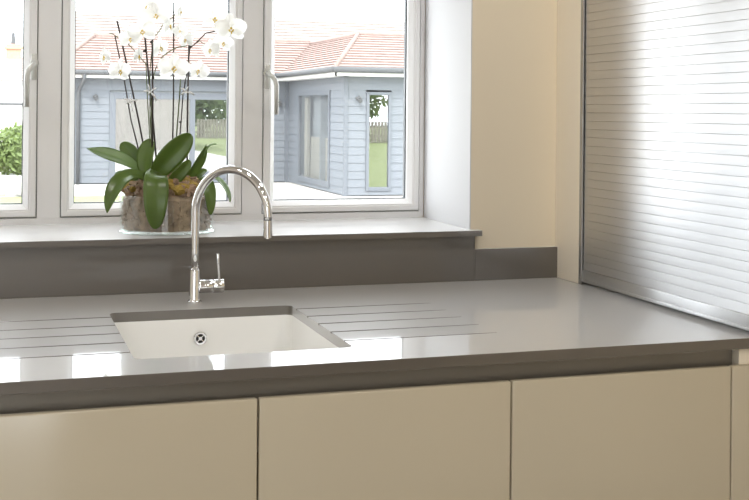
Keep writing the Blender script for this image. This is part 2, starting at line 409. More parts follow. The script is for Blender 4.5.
dr = mk('drain', lathe(bmesh.new(), [(0.0, 0.002), (0.03, 0.002), (0.036, 0.004), (0.045, 0.003), (0.045, -0.0005)], (0.55, 2.9, dz), 32), 'chrome', sink, True)

# ------------------------------------------------------------------ tap
TX, TY = 0.5485, 3.345
tap = thing('kitchen_tap', (TX, TY, ZT), 'tall chrome swan-neck mixer tap behind the sink', 'tap')
mk('body', lathe(bmesh.new(), [(0.0, 0), (0.0205, 0), (0.0205, 0.003), (0.0175, 0.006), (0.0168, 0.01), (0.0160, 0.088), (0.0148, 0.0925), (0.0118, 0.094), (0.0, 0.094)], (TX, TY, ZT), 32), 'chrome', tap, True)
phi = math.radians(47); sd = Vector((math.cos(phi), -math.sin(phi), 0)); R = 0.125
zc_ = ZC-0.166-R
pts = [Vector((TX, TY, ZT+0.09)), Vector((TX, TY, ZT+0.14)), Vector((TX, TY, ZT+0.19))]
for k in range(25):
    a = math.pi*(1-k/24); pts.append(Vector((TX, TY, zc_)) + sd*(R+R*math.cos(a)) + Vector((0, 0, R*math.sin(a))))
e = pts[-1]; pts.append(e+Vector((0, 0, -0.012)))
mk('spout', tube(bmesh.new(), pts, 0.0118, 20), 'chrome', tap, 'all')
mk('spray_head', lathe(bmesh.new(), [(0.0, -0.062), (0.0095, -0.062), (0.0122, -0.059), (0.0128, -0.02), (0.0128, -0.0115), (0.0, -0.0115)], e, 24), 'chrome', tap, True)
mk('spray_seam', lathe(bmesh.new(), [(0.0118, -0.0115), (0.0124, -0.0115), (0.0124, -0.010), (0.0118, -0.010)], e, 24), 'gasket', tap, True)
lz = ZC-0.5055
hs = mk('valve_housing', lathe(bmesh.new(), [(0.0, 0.010), (0.0188, 0.012), (0.0194, 0.014), (0.0194, 0.049), (0.0187, 0.0505), (0.0, 0.0505)], (TX, TY, lz), 28, 'X'), 'chrome', tap, True)
mk('lever_cap', lathe(bmesh.new(), [(0.0, 0.0515), (0.0187, 0.0515), (0.0197, 0.053), (0.0197, 0.081), (0.0187, 0.083), (0.0, 0.0835)], (TX, TY, lz), 28, 'X'), 'chrome', tap, True)
mk('lever', tube(bmesh.new(), [(TX+0.071, TY, lz+0.012), (TX+0.070, TY, lz+0.03), (TX+0.0675, TY, lz+0.060), (TX+0.066, TY, lz+0.091), (TX+0.066, TY, lz+0.093)], [0.0042, 0.0036, 0.0042, 0.0056, 0.0050], 14), 'chrome', tap, True)

# ------------------------------------------------------------------ base cabinets
ZD1 = ZC-0.6155; ZD0 = 0.15; YD = 2.452
xs = [(-0.648, -0.056, 'cream gloss base cabinet beyond the left picture edge'), (-0.054, 0.5400, 'cream gloss base cabinet left of the sink, running off the left side'),
      (0.5430, 1.1315, 'cream gloss base cabinet in the middle of the run, below the sink'), (1.1345, 1.7205, 'cream gloss base cabinet right of the sink, next to the corner filler')]
for a, b, lab in xs:
    t = thing('base_cabinet', ((a+b)/2, 2.8, ZD0), lab, 'cabinet', 'base cabinets under the worktop')
    zt_ = ZT-0.25 if (a < 0.8 and b > 0.3) else ZT-0.114
    bm = box(a, a+0.018, 2.4845, 3.05, ZD0, zt_); bxx(bm, b-0.018, b, 2.4845, 3.05, ZD0, zt_)
    bxx(bm, a+0.018, b-0.018, 2.4845, 3.05, ZD0, ZD0+0.018); bxx(bm, a+0.018, b-0.018, 3.03, 3.05, ZD0+0.018, zt_)
    mk('carcass', bm, 'carcass_dark', t)
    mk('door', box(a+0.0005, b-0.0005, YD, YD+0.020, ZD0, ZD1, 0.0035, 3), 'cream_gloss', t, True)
ch = bmesh.new()                             # C-shaped recessed grip profile
prof = [(YD+0.062, ZT-0.0265), (YD+0.0625, ZT-0.0268), (YD+0.0625, ZD1-0.045), (YD+0.0215, ZD1-0.045), (YD+0.0215, ZD1-0.006), (YD+0.024, ZD1-0.006), (YD+0.024, ZD1-0.030), (YD+0.040, ZD1-0.030), (YD+0.048, ZD1-0.015), (YD+0.048, ZT-0.0265)]
va = [ch.verts.new((-0.64, y, z)) for y, z in prof]; vb = [ch.verts.new((1.7555, y, z)) for y, z in prof]
for k in range(len(prof)): ch.faces.new((va[k], va[(k+1) % len(prof)], vb[(k+1) % len(prof)], vb[k]))
ch.faces.new(va); ch.faces.new(vb)
tag(mk('handle_channel', ch, 'channel_grey'), 'grey recessed grip channel running under the worktop edge', 'handle rail')
fp = thing('corner_filler', (1.85, 2.5, ZD0), 'cream corner filler panel right of the last cabinet door', 'panel')
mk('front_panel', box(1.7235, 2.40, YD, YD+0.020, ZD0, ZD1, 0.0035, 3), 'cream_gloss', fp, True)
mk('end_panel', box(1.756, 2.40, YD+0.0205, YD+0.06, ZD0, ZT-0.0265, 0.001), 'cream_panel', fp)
tag(mk('plinth', box(-0.65, 2.40, 2.55, 2.57, 0, ZD0-0.001), 'carcass_dark'), 'dark plinth board below the cream cabinets', 'plinth')

# ------------------------------------------------------------------ tambour unit
tu = thing('tambour_cabinet', (2.1, 2.9, ZT), 'cream tall cabinet with a closed silver roller shutter on the worktop', 'cabinet')
ZU1 = 2.25
mk('side_panel', box(XU, 2.40, 3.388, YWALL-0.001, ZT+0.0005, ZU1, 0.001), 'cream_panel', tu)
mk('side_panel', box(XU, 2.40, 2.462, 2.4735, ZT+0.0005, ZU1), 'cream_panel', tu)
mk('back_panel', box(2.38, 2.40, 2.474, 3.3875, ZT+0.0005, ZU1), 'cream_panel', tu)
mk('top_box', box(XU, 2.379, 2.474, 3.3875, ZU1-0.10, ZU1), 'cream_panel', tu)
for y0, y1 in ((3.3692, 3.3878), (2.474, 2.486)):
    bm = box(XU-0.0005, XU+0.004, y0, y1, ZT+0.0005, ZU1-0.1005, 0.0008)
    bxx(bm, XU+0.004, XU+0.045, (y1-0.005 if y0 > 3 else y0), (y1 if y0 > 3 else y0+0.005), ZT+0.0005, ZU1-0.1005)
    mk('guide_rail', bm, 'rail_silver', tu)
zr0, zr1 = ZC-0.5410, ZC-0.5015
SL0, SL1 = 2.4865, 3.3685
def slat_mesh(z0, h, xf):
    bm = bmesh.new()
    pr = [(xf+0.0008, 0.0), (xf+0.0002, 0.0004), (xf, 0.0011), (xf-0.0003, h*0.5), (xf, h-0.0011), (xf+0.0002, h-0.0004), (xf+0.0008, h), (xf+0.0085, h), (xf+0.0085, 0)]
    a = [bm.verts.new((x, SL0, z0+z)) for x, z in pr]; b = [bm.verts.new((x, SL1, z0+z)) for x, z in pr]
    n = len(pr)
    for k in range(n): bm.faces.new((a[k], a[(k+1) % n], b[(k+1) % n], b[k]))
    bm.faces.new(a); bm.faces.new(b); return bm
br = box(XU+0.003, XU+0.018, SL0, SL1, zr0, zr1, 0.0015); bxx(br, XU+0.0005, XU+0.004, SL0, SL1, zr0+0.002, zr0+0.010, 0.001)
mk('bottom_rail', br, 'tambour_silver', tu, True)
PITCH = 0.02655
s0 = mk('slat', slat_mesh(zr1+0.0004, PITCH-0.0004, XU+0.006), 'tambour_silver', tu, False, at=(XU, 2.9, zr1))
k = 1
while zr1+PITCH*(k+1) < ZU1-0.1005:
    inst(s0, (XU, 2.9, zr1+PITCH*k), tu); k += 1

# ------------------------------------------------------------------ ceiling downlights (unseen, added to fill the room with light)
dl_ring = None
for ix, x in enumerate((-1.3, 0.1, 1.45)):
    for iy, y in enumerate((2.75, 1.2, -0.3, -1.8)):
        t = thing('fill_lamp', (x, y, ZCEIL), 'round unseen ceiling light added as fill above the kitchen floor', 'lamp', 'added ceiling fill lights')
        mk('trim_ring', lathe(bmesh.new(), [(0.104, -0.001), (0.118, -0.005), (0.121, 0.0), (0.104, 0.0)], (x, y, ZCEIL), 24), 'white_paint', t, True)
        ld = bpy.data.lights.new('fill_disk_light', 'AREA'); ld.shape = 'DISK'; ld.size = 0.20; ld.energy = FILL_W; ld.color = (1.0, 0.955, 0.90)
        lo_ = bpy.data.objects.new('fill_disk', ld); COL.objects.link(lo_); lo_.parent = t; lo_.location = (0, 0, -0.003)

# ------------------------------------------------------------------ orchid
PX, PY, PR, PH = 0.521, 3.722, 0.147, 0.118
orch = thing('potted_orchid', (PX, PY, ZS), 'white moth orchid with green leaves in a round glass pot on the sill', 'plant')
gp = lathe(bmesh.new(), [(0.0, 0.0), (PR-0.006, 0.0), (PR, 0.005), (PR+0.001, PH-0.002), (PR-0.001, PH), (PR-0.004, PH-0.002), (PR-0.0045, 0.012), (PR-0.02, 0.008), (0.0, 0.008)], (PX, PY, ZS+0.0003), 64)
pot = mk('glass_pot', gp, 'pot_glass', orch, True)
mk('foot_ring', lathe(bmesh.new(), [(PR-0.004, 0.0), (PR+0.003, 0.0), (PR+0.0045, 0.003), (PR+0.003, 0.006), (PR+0.001, 0.007)], (PX, PY, ZS+0.0002), 64), 'pot_glass', pot, True)
# potting mix
rnd = random.Random(3)
core = lathe(bmesh.new(), [(0.0, 0.010), (PR-0.012, 0.010), (PR-0.010, PH-0.012), (PR*0.8, PH+0.018), (PR*0.4, PH+0.042), (0.0, PH+0.048)], (PX, PY, ZS), 40)
def chip(bm, c, s, rn):
    rot = Matrix.Rotation(rn.uniform(0, 6.3), 4, Vector((rn.uniform(-1, 1), rn.uniform(-1, 1), rn.uniform(-1, 1))).normalized())
    sc = Matrix.Diagonal((s*rn.uniform(.7, 1.6), s*rn.uniform(.5, 1.0), s*rn.uniform(.25, .6), 1))
    bmesh.ops.create_cube(bm, size=1, matrix=Matrix.Translation(c) @ rot @ sc)
for k in range(900):
    a = rnd.uniform(0, 2*math.pi)
    if k < 520: c = Vector((PX+(PR-0.0135)*math.cos(a), PY+(PR-0.0135)*math.sin(a), ZS+rnd.uniform(0.016, PH-0.01))); s = rnd.uniform(0.006, 0.013)
    else:
        r = PR*0.93*math.sqrt(rnd.random()); c = Vector((PX+r*math.cos(a), PY+r*math.sin(a), ZS+PH+0.05*(1-(r/PR)**2)+rnd.uniform(-0.008, 0.014))); s = rnd.uniform(0.01, 0.022)
    chip(core, c, s, rnd)
bk = mk('potting_bark', core, 'bark', orch); bk['kind'] = 'stuff'
ms = bmesh.new()
for k in range(46):
    a = rnd.uniform(0, 2*math.pi); r = PR*rnd.uniform(0.35, 0.88)
    c = Vector((PX+r*math.cos(a), PY+r*math.sin(a), ZS+PH+0.042*(1-(r/PR)**2)+0.010))
    q = bmesh.ops.create_icosphere(ms, subdivisions=2, radius=rnd.uniform(0.012, 0.024), matrix=Matrix.Translation(c) @ Matrix.Diagonal((1, 1, 0.75, 1)))
    for v in q['verts']: v.co += (v.co-c)*rnd.uniform(-0.18, 0.25)
mo = mk('moss', ms, 'moss', orch); mo['kind'] = 'stuff'

def bez(pts, t):
    pts = [Vector(p) for p in pts]
    while len(pts) > 1: pts = [a.lerp(b, t) for a, b in zip(pts, pts[1:])]
    return pts[0]
def leaf(ctrl, width, nrm, m='leaf_green', fold=0.18, name='leaf', tipw=0.5):
    bm = bmesh.new(); n = 18; mcols = 8; nrm = Vector(nrm).normalized(); rows = []
    for i in range(n+1):
        t = i/n; t = 1-(1-t)**1.6 if t > 0 else 0; p = bez(ctrl, t); T = (bez(ctrl, min(1, t+0.01))-bez(ctrl, max(0, t-0.01))).normalized()
        side = T.cross(nrm)
        side = side.normalized() if side.length > 1e-4 else Vector((1, 0, 0)); nn = side.cross(T)
        wv = width*0.5*(max(0.0, 1-((t-0.58)/0.42)**2)**tipw if t > 0.58 else 0.38+0.62*math.sin(math.pi*0.5*t/0.58))
        if i == n: wv = width*0.02
        row = []
        for j in range(mcols+1):
            s = -1+2*j/mcols
            row.append(bm.verts.new(p + side*wv*s + nn*(abs(s)**1.2)*wv*fold*1.6))
        rows.append(row)
    for a, b in zip(rows, rows[1:]):
        for j in range(mcols): bm.faces.new((a[j], a[j+1], b[j+1], b[j]))
    o = mk(name, bm, m, orch, 'all')
    sm = o.modifiers.new('thick', 'SOLIDIFY'); sm.thickness = 0.0022; sm.offset = 0
    return o
Y0 = PY
# (control pixels with depth), width, normal
leaf([P(140, 172, Y0-.02), P(128, 158, Y0-.03), P(108, 156, Y0-.04), P(87, 148.5, Y0-.05)], 0.050, (0.1, -0.75, 0.65), 'leaf_pale', tipw=0.95)
leaf([P(146, 178, Y0-.04), P(128, 168, Y0-.09), P(112, 182, Y0-.13), P(107, 213, Y0-.14)], 0.054, (-0.45, -0.8, 0.35), tipw=0.8)
leaf([P(147, 174, Y0+.01), P(137, 160, Y0+.01), P(128, 150, Y0+.02), P(121, 143, Y0+.02)], 0.050, (-0.25, -0.9, 0.35))
leaf([P(148, 180, Y0-.03), P(143, 165, Y0-.03), P(145, 152, Y0-.02), P(152, 139, Y0-.02)], 0.055, (-0.5, -0.86, 0.1))
leaf([P(152, 181, Y0-.02), P(160, 165, Y0-.03), P(175, 152, Y0-.04), P(191, 134, Y0-.04)], 0.078, (0.25, -0.95, 0.1))
leaf([P(166, 190, Y0-.06), P(172, 180, Y0-.08), P(182, 172, Y0-.09), P(190, 160, Y0-.09)], 0.042, (0.35, -0.9, 0.2))
leaf([P(155, 181, Y0-.06), P(157, 160, Y0-.17), P(155, 195, Y0-.20), P(155.5, 229, Y0-.172)], 0.076, (0.0, -0.95, 0.3), fold=0.12)
leaf([P(184, 182, Y0-.01), P(193, 172, Y0-.01), P(202, 160, Y0-.02), P(206, 145, Y0-.02)], 0.036, (0.5, -0.85, 0.0), tipw=0.9)
leaf([P(204, 156, Y0-.02), P(206, 147, Y0-.02), P(210, 144, Y0-.03), P(217, 144, Y0-.04)], 0.008, (0.0, -0.5, 0.8), 'leaf_pale')
leaf([P(198, 186, Y0-.02), P(206, 172, Y0-.07), P(212, 186, Y0-.11), P(210.5, 215, Y0-.11)], 0.040, (0.1, -0.95, 0.2), fold=0.1)
leaf([P(200, 182, Y0), P(213, 170, Y0-.02), P(226, 184, Y0-.05), P(230, 202, Y0-.05)], 0.040, (0.75, -0.5, 0.4), 'leaf_pale')
leaf([P(192, 182, Y0+.06), P(196, 176, Y0+.06), P(201, 172, Y0+.06), P(207, 171, Y0+.05)], 0.030, (0.1, -0.7, 0.7))
leaf([P(138, 180, Y0+.03), P(130, 176, Y0+.03), P(123, 174, Y0+.03), P(115, 175, Y0+.02)], 0.030, (-0.1, -0.8, 0.6), 'leaf_pale')

def cane(px, Y, r=0.0030, m='cane', name='cane', nodes=()):
    pts = [P(x, y, Y) for x, y in px]
    bm = tube(bmesh.new(), pts, r, 8)
    for x, y in nodes: bmesh.ops.create_icosphere(bm, subdivisions=2, radius=r*1.7, matrix=Matrix.Translation(P(x, y, Y)))
    return mk(name, bm, m, orch, 'all')
cane([(117.2, 21), (128, 70), (139, 122), (150, 180)], Y0+.02, 0.0029)
cane([(145, 37), (149, 80), (153, 120), (158, 180)], Y0-.01, 0.0030, nodes=((144.5, 51),))
cane([(173.6, 2), (173.6, 90), (172, 182)], Y0-.01, 0.0024, nodes=((173.8, 40), (173.8, 12)))
cane([(189.2, 36), (187.5, 110), (187, 184)], Y0, 0.0030, nodes=((190, 47),))
cane([(152.3, 39), (152.8, 100), (152, 180)], Y0-.03, 0.0030, nodes=((151.5, 42), (153, 78)))
cane([(115, 36), (118, 50), (124, 78), (131, 120), (146, 178)], Y0+.03, 0.0022, 'cane', 'flower_stem')
cane([(109, 33), (113, 34), (117, 37), (124, 40), (133, 49), (146, 64), (147, 90), (149, 125), (152, 180)], Y0-.02, 0.0016, 'stalk', 'flower_stem', nodes=((146, 64),))
cane([(163, 24), (160, 30), (153, 39), (150, 70), (150, 120), (154, 180)], Y0-.02, 0.0016, 'stalk', 'flower_stem')
cane([(187, 46), (178, 47), (170, 51), (162, 57), (156, 68), (153, 78), (151, 120), (153, 180)], Y0-.025, 0.0018, 'stalk', 'flower_stem')
cane([(217, 31), (206, 33), (202, 37), (196, 43), (190, 48), (187, 72), (183, 95), (181, 122), (176, 180)], Y0-.01, 0.0020, 'cane', 'flower_stem', nodes=((185, 83), (180, 122)))
cane([(178, 10), (173, 17), (168, 21)], Y0-.012, 0.0014, 'stalk', 'flower_stem')
cane([(181, 68), (180, 90), (177, 130), (174, 180)], Y0+.02, 0.0022, 'stalk', 'flower_stem')
cane([(208, 47), (200, 41), (196, 43)], Y0-.01, 0.0012, 'stalk', 'flower_stem')
cane([(181, 29), (176, 33), (173.6, 34)], Y0-.01, 0.0012, 'stalk', 'flower_stem')

def petal(bm, ang, ln, wd, cup, y0=0.0):
    d = Vector((math.cos(ang), 0, math.sin(ang))); s = Vector((-math.sin(ang), 0, math.cos(ang))); rows = []
    n, mm = 7, 6
    for i in range(n+1):
        t = i/n; hw = wd*0.5*max(0.10, math.sin(math.pi*min(1, 0.06+0.90*t**0.8)))**0.6
        row = []
        for j in range(mm+1):
            u = -1+2*j/mm
            row.append(bm.verts.new(d*(0.04+ln*t) + s*hw*u + Vector((0, y0 - cup*math.sin(t*2.4)*0.5 + 0.10*wd*u*u*t + 0.02*math.sin(7*u+5*t), 0))))
        rows.append(row)
    for a, b in zip(rows, rows[1:]):
        for j in range(mm): bm.faces.new((a[j], a[j+1], b[j+1], b[j]))
fb_ = bmesh.new()
for ang in (90, 215, 325): petal(fb_, math.radians(ang), 0.46, 0.34, 0.05, 0.03)
for ang in (12, 168): petal(fb_, math.radians(ang), 0.50, 0.56, 0.07, 0.0)
flower0 = mk('flower', fb_, 'petal_white', None, 'all'); flower0.parent = orch
lb = bmesh.new()
bmesh.ops.create_icosphere(lb, subdivisions=2, radius=0.045, matrix=Matrix.Translation((0, -0.07, 0.02)))
for sx in (-1, 1):
    bmesh.ops.create_icosphere(lb, subdivisions=2, radius=0.05, matrix=Matrix.Translation((sx*0.055, -0.08, -0.05)) @ Matrix.Rotation(sx*0.5, 4, 'Y') @ Matrix.Diagonal((0.55, 0.5, 1, 1)))
bmesh.ops.create_icosphere(lb, subdivisions=2, radius=0.05, matrix=Matrix.Translation((0, -0.10, -0.11)) @ Matrix.Diagonal((0.5, 0.5, 1.2, 1)))
me_l = bpy.data.meshes.new('lip'); lb.to_mesh(me_l); lb.free(); me_l.materials.append(MAT['lip_yellow'])
FL = [(155.6, 15.5, 24, 5, 0, .03), (147.5, 7, 20, -25, 8, .0), (142.5, 31.5, 25, -10, -5, .04), (130, 39, 20, 15, 10, .01), (160, 48, 21, 40, 10, -.03), (173.8, 68, 28, 4, 4, .05),
      (180, 12, 14, 60, 15, -.02), (215, 19, 25, -8, -6, .02), (230.5, 29, 29, 4, 5, .05), (223, 43, 20, 20, 30, .0), (211, 50, 20, -50, 20, .0), (199, 71, 21, -40, 12, .02),
      (169, 26, 20, 55, 0, .0), (105, 57, 18, -65, 10, .02), (119.5, 71, 23, 30, 20, .03), (186, 40, 18, -55, 5, -.02), (138, 56, 18, 60, 25, .0), (180, 31, 13, -20, 0, .02)]
for i, (px, py, dpx, yaw, pit, dy) in enumerate(FL):
    o = flower0 if i == 0 else flower0.copy()
    if i: COL.objects.link(o); o.parent = orch
    Yf = Y0-0.03-dy
    sc = dpx*Yf/F_PX*1.10
    o.location = P(px, py, Yf) - origin(orch); o.scale = (sc, sc, sc)
    o.rotation_euler = (math.radians(pit*0.6), math.radians((i*37 % 24)-12), math.radians(yaw))
    l = bpy.data.objects.new('lip', me_l); COL.objects.link(l); l.parent = o
flower0.data.polygons.foreach_set('use_smooth', [True]*len(flower0.data.polygons))
for (px, py, s) in ((130, 102, 1.0), (150.5, 92, 1.1), (186, 92, 0.9)):
    bm = bmesh.new(); c = P(px, py, Y0-0.04)
    for ang, ln in ((25, .020), (155, .030), (-40, .024), (-115, .020), (80, 0.012)):
        a = math.radians(ang+px); d = Vector((math.cos(a), -0.2, math.sin(a)))*ln*s
        tube(bm, [c, c+d*0.5+Vector((0, -0.004, 0.003)), c+d], [0.0012, 0.0032, 0.0022], 6, flat=0.3)
    bmesh.ops.create_icosphere(bm, subdivisions=1, radius=0.0035, matrix=Matrix.Translation(c))
    mk('ribbon_tie', bm, 'ribbon', orch, 'all')

# ------------------------------------------------------------------ outside: ground
struct('terrace', box(-40, 45, 4.2, 60, ZG-0.3, ZG), 'paving', 'pale sunlit paved terrace outside the window', 'terrace')
struct('rear_terrace', box(-40, 7.7, -60, -2.7, ZG-0.3, ZG+0.002), 'paving_dull', 'grey paved terrace behind the house, outside the added garden doors', 'terrace')
struct('side_garden', box(7.7, 45, -80, 19, ZG-0.3, ZG+0.004), 'grass', 'green lawn at the side of the house', 'lawn')
struct('lawn_strip', box(-6, 2.75, 20.6, 22.0, ZG, ZG+0.03), 'grass', 'narrow strip of lawn in front of the blue outbuilding', 'lawn')
struct('brick_path', box(-8, 0.20, 22.6, 26.0, ZG, ZG+0.015), 'brick_path', 'reddish brick path beside the white planter', 'path')

# ------------------------------------------------------------------ outside: blue timber outbuilding
YM, XB, YBF = 25.9, 6.357, 21.37
ZE = ZC+0.70
bld = thing('outbuilding', (5.0, 26.0, ZG), 'blue-grey timber clad outbuilding with a red tiled hipped roof', 'building')
def board_x(x0, x1, y, z, h):                # board facing -Y, lower edge proud
    bm = bmesh.new()
    v = [bm.verts.new(q) for q in ((x0, y-0.024, z), (x1, y-0.024, z), (x1, y-0.012, z+h), (x0, y-0.012, z+h), (x0, y+0.02, z), (x1, y+0.02, z), (x1, y+0.02, z+h), (x0, y+0.02, z+h))]
    for f in ((0, 1, 2, 3), (4, 5, 6, 7), (0, 1, 5, 4), (3, 2, 6, 7), (0, 3, 7, 4), (1, 2, 6, 5)): bm.faces.new([v[i] for i in f])
    return bm
def board_y(y0, y1, x, z, h):                # board facing -X
    bm = bmesh.new()
    v = [bm.verts.new(q) for q in ((x-0.024, y0, z), (x-0.024, y1, z), (x-0.012, y1, z+h), (x-0.012, y0, z+h), (x+0.02, y0, z), (x+0.02, y1, z), (x+0.02, y1, z+h), (x+0.02, y0, z+h))]
    for f in ((0, 1, 2, 3), (4, 5, 6, 7), (0, 1, 5, 4), (3, 2, 6, 7), (0, 3, 7, 4), (1, 2, 6, 5)): bm.faces.new([v[i] for i in f])
    return bm
BH = 0.155
def clad(mode, a0, a1, pos, opening):
    """rows of boards from ground to eave, broken by openings (a0, a1, z0, z1)"""
    z = ZG+0.02
    while z < ZE-0.02:
        h = min(BH, ZE-z); segs = [(a0, a1)]
        for (o0, o1, oz0, oz1) in opening:
            if z+h*0.5 > oz0 and z+h*0.5 < oz1:
                ns = []
                for s0, s1 in segs:
                    if o1 <= s0 or o0 >= s1: ns.append((s0, s1)); continue
                    if o0 > s0: ns.append((s0, o0))
                    if o1 < s1: ns.append((o1, s1))
                segs = ns
        for s0, s1 in segs:
            mk('board', (board_x if mode == 'x' else board_y)(s0, s1, pos, z, h), 'cladding', bld)
        z += BH
mid_open = [(2.36, 5.12, ZG+0.10, ZC+0.36)]
side_open = [(22.38, 24.95, ZG+0.10, ZC+0.42)]
front_open = [(6.76, 7.27, ZG+0.10, ZC+0.38)]
clad('x', 1.30, XB, YM, mid_open)
clad('y', YBF, YM, XB, side_open)
clad('x', XB, 9.6, YBF, front_open)
mk('corner_post', box(XB-0.045, XB+0.03, YBF-0.045, YBF+0.03, ZG, ZE), 'blue_frame', bld)
mk('corner_post', box(XB-0.10, XB, YM-0.06, YM+0.0, ZG, ZE), 'blue_frame', bld)
mk('corner_post', box(1.25, 1.33, YM-0.045, YM+0.03, ZG, ZE), 'blue_frame', bld)
bm = box(1.3, XB, YM+0.03, YM+0.05, ZG, ZG+0.1); bxx(bm, 1.3, 2.3, YM+0.03, YM+0.05, ZG, ZE); bxx(bm, 5.2, XB, YM+0.03, YM+0.05, ZG, ZE); bxx(bm, 2.3, 5.2, YM+0.03, YM+0.05, ZC+0.36, ZE)
mk('inner_wall', bm, 'interior_grey', bld)
bm = box(XB+0.05, 9.6, YBF+2.0, YBF+2.05, ZG, ZE); bxx(bm, 1.3, 9.6, YM+2.4, YM+2.45, ZG, ZE); bxx(bm, 1.3, 1.35, YM+0.05, YM+2.4, ZG, ZE); bxx(bm, 1.35, 9.55, YM+0.06, YM+2.4, ZG, ZG+0.05)
bxx(bm, 9.55, 9.6, YBF+0.03, YM+2.4, ZG, ZE)
mk('inner_wall', bm, 'interior_grey', bld)
def ext_window(mode, a0, a1, pos, z0, z1, fw, splits=(), gm='coated_glass'):
    bm = bmesh.new()
    def bb(p0, p1, d0, d1, q0, q1):
        if mode == 'x': bxx(bm, p0, p1, pos+d0, pos+d1, q0, q1, 0.004)
        else: bxx(bm, pos+d0, pos+d1, p0, p1, q0, q1, 0.004)
    bb(a0, a0+fw, -0.045, 0.03, z0, z1); bb(a1-fw, a1, -0.045, 0.03, z0, z1); bb(a0+fw, a1-fw, -0.045, 0.03, z1-fw, z1); bb(a0+fw, a1-fw, -0.045, 0.03, z0, z0+fw*1.2)
    e = [a0+fw]
    for s in splits: bb(s-fw*0.45, s+fw*0.45, -0.04, 0.03, z0+fw*1.2, z1-fw); e += [s-fw*0.45, s+fw*0.45]
    e.append(a1-fw)
    f = mk('window_frame', bm, 'blue_frame', bld)
    for i in range(0, len(e), 2):
        if mode == 'x': p = box(e[i], e[i+1], pos+0.0, pos+0.006, z0+fw*1.2, z1-fw)
        else: p = box(pos+0.0, pos+0.006, e[i], e[i+1], z0+fw*1.2, z1-fw)
        mk('pane', p, gm, f)
ext_window('x', 2.36, 5.12, YM, ZG+0.10, ZC+0.36, 0.13, (4.16,))
ext_window('y', 22.38, 24.95, XB, ZG+0.10, ZC+0.42, 0.09, gm='clear_glass')
ext_window('x', 6.76, 7.27, YBF, ZG+0.10, ZC+0.38, 0.06)
mk('roller_blind', box(2.5, 4.08, YM+0.012, YM+0.02, ZG+0.3, ZC+0.20), 'blind', bld)
bm = bmesh.new()
for k in range(14): bxx(bm, XB+0.16, XB+0.19, 22.6+k*0.16, 22.72+k*0.16, ZG+0.05, ZC-0.55)
mk('inner_panel', box(XB+0.22, XB+0.24, 22.4, 24.9, ZG+0.05, ZC+0.35), 'interior_grey', bld)  # grey panel added close behind the glass to catch light in a dark interior
sc_ = mk('timber_screen', bm, 'cream_timber', bld)
mk('timber_post', box(XB+0.08, XB+0.14, 24.55, 24.8, ZG+0.05, ZC+0.3), 'cream_timber', bld)
mk('timber_post', box(XB+0.08, XB+0.14, 22.48, 22.62, ZG+0.05, ZC+0.3), 'cream_timber', bld)
# fascia, gutters, downpipe, wall lamps
bm = box(1.1, XB-0.02, YM-0.30, YM-0.27, ZE-0.03, ZE+0.07); bxx(bm, 1.1, XB, YM-0.27, YM+0.0, ZE-0.03, ZE-0.01)
mk('fascia', bm, 'outdoor_white', bld)
bm = box(XB-0.30, XB-0.27, YBF-0.30, YM-0.28, ZE-0.03, ZE+0.07); bxx(bm, XB-0.30, 9.8, YBF-0.30, YBF-0.27, ZE-0.03, ZE+0.07)
bxx(bm, XB-0.27, XB, YBF-0.27, YM-0.3, ZE-0.03, ZE-0.01); bxx(bm, XB-0.27, 9.8, YBF-0.27, YBF, ZE-0.03, ZE-0.01)
mk('fascia', bm, 'outdoor_white', bld)
mk('gutter', tube(bmesh.new(), [(1.0, YM-0.36, ZE+0.085), (XB-0.37, YM-0.36, ZE+0.085)], 0.055, 10), 'gutter', bld, 'all')
mk('gutter', tube(bmesh.new(), [(XB-0.36, YM-0.30, ZE+0.085), (XB-0.36, YBF-0.36, ZE+0.085)], 0.055, 10), 'gutter', bld, 'all')
mk('gutter', tube(bmesh.new(), [(XB-0.36, YBF-0.36, ZE+0.085), (9.9, YBF-0.36, ZE+0.085)], 0.055, 10), 'gutter', bld, 'all')
mk('downpipe', tube(bmesh.new(), [(1.80, YM-0.36, ZE+0.05), (1.80, YM-0.34, ZE-0.08), (1.72, YM-0.10, ZE-0.26), (1.70, YM-0.08, ZE-0.34), (1.70, YM-0.08, ZG)], 0.04, 10), 'gutter', bld, 'all')
def wall_lamp(c, dirv):
    bm = bmesh.new(); c = Vector(c); d = Vector(dirv)
    bmesh.ops.create_icosphere(bm, subdivisions=2, radius=0.05, matrix=Matrix.Translation(c+d*0.02))
    tube(bm, [c+d*0.05, c+d*0.14], [0.03, 0.045], 12)
    mk('wall_lamp', bm, 'gutter', bld, True)
wall_lamp((6.60, YBF-0.03, ZC+0.26), (0, -0.9, -0.4)); wall_lamp((6.12, YM-0.03, ZC+0.20), (0, -0.9, -0.4)); wall_lamp((2.06, YM-0.03, ZC+0.28), (0, -0.9, -0.4))
def roof_plane(name, p0, p1, q0, q1, n, m, parent):
    """stepped tile courses from eave p0-p1 up to q0-q1"""
    p0, p1, q0, q1 = map(Vector, (p0, p1, q0, q1)); bm = bmesh.new()
    nr = (p1-p0).cross((q0+q1)/2-(p0+p1)/2).normalized()
    if nr.z < 0: nr = -nr
    for k in range(n):
        a0 = p0.lerp(q0, k/n); a1 = p1.lerp(q1, k/n); b0 = p0.lerp(q0, (k+1)/n); b1 = p1.lerp(q1, (k+1)/n)
        L = bm.verts.new(a0+nr*0.036); M_ = bm.verts.new(a1+nr*0.036); N = bm.verts.new(b1+nr*0.008); O = bm.verts.new(b0+nr*0.008)
        bm.faces.new((L, M_, N, O)); A = bm.verts.new(a0-nr*0.005); B = bm.verts.new(a1-nr*0.005); bm.faces.new((A, B, M_, L))
    o = mk(name, bm, m, parent); o['kind'] = 'stuff'; return o
ZR = ZE+0.07
A = (7.22, 23.4, ZC+1.60)
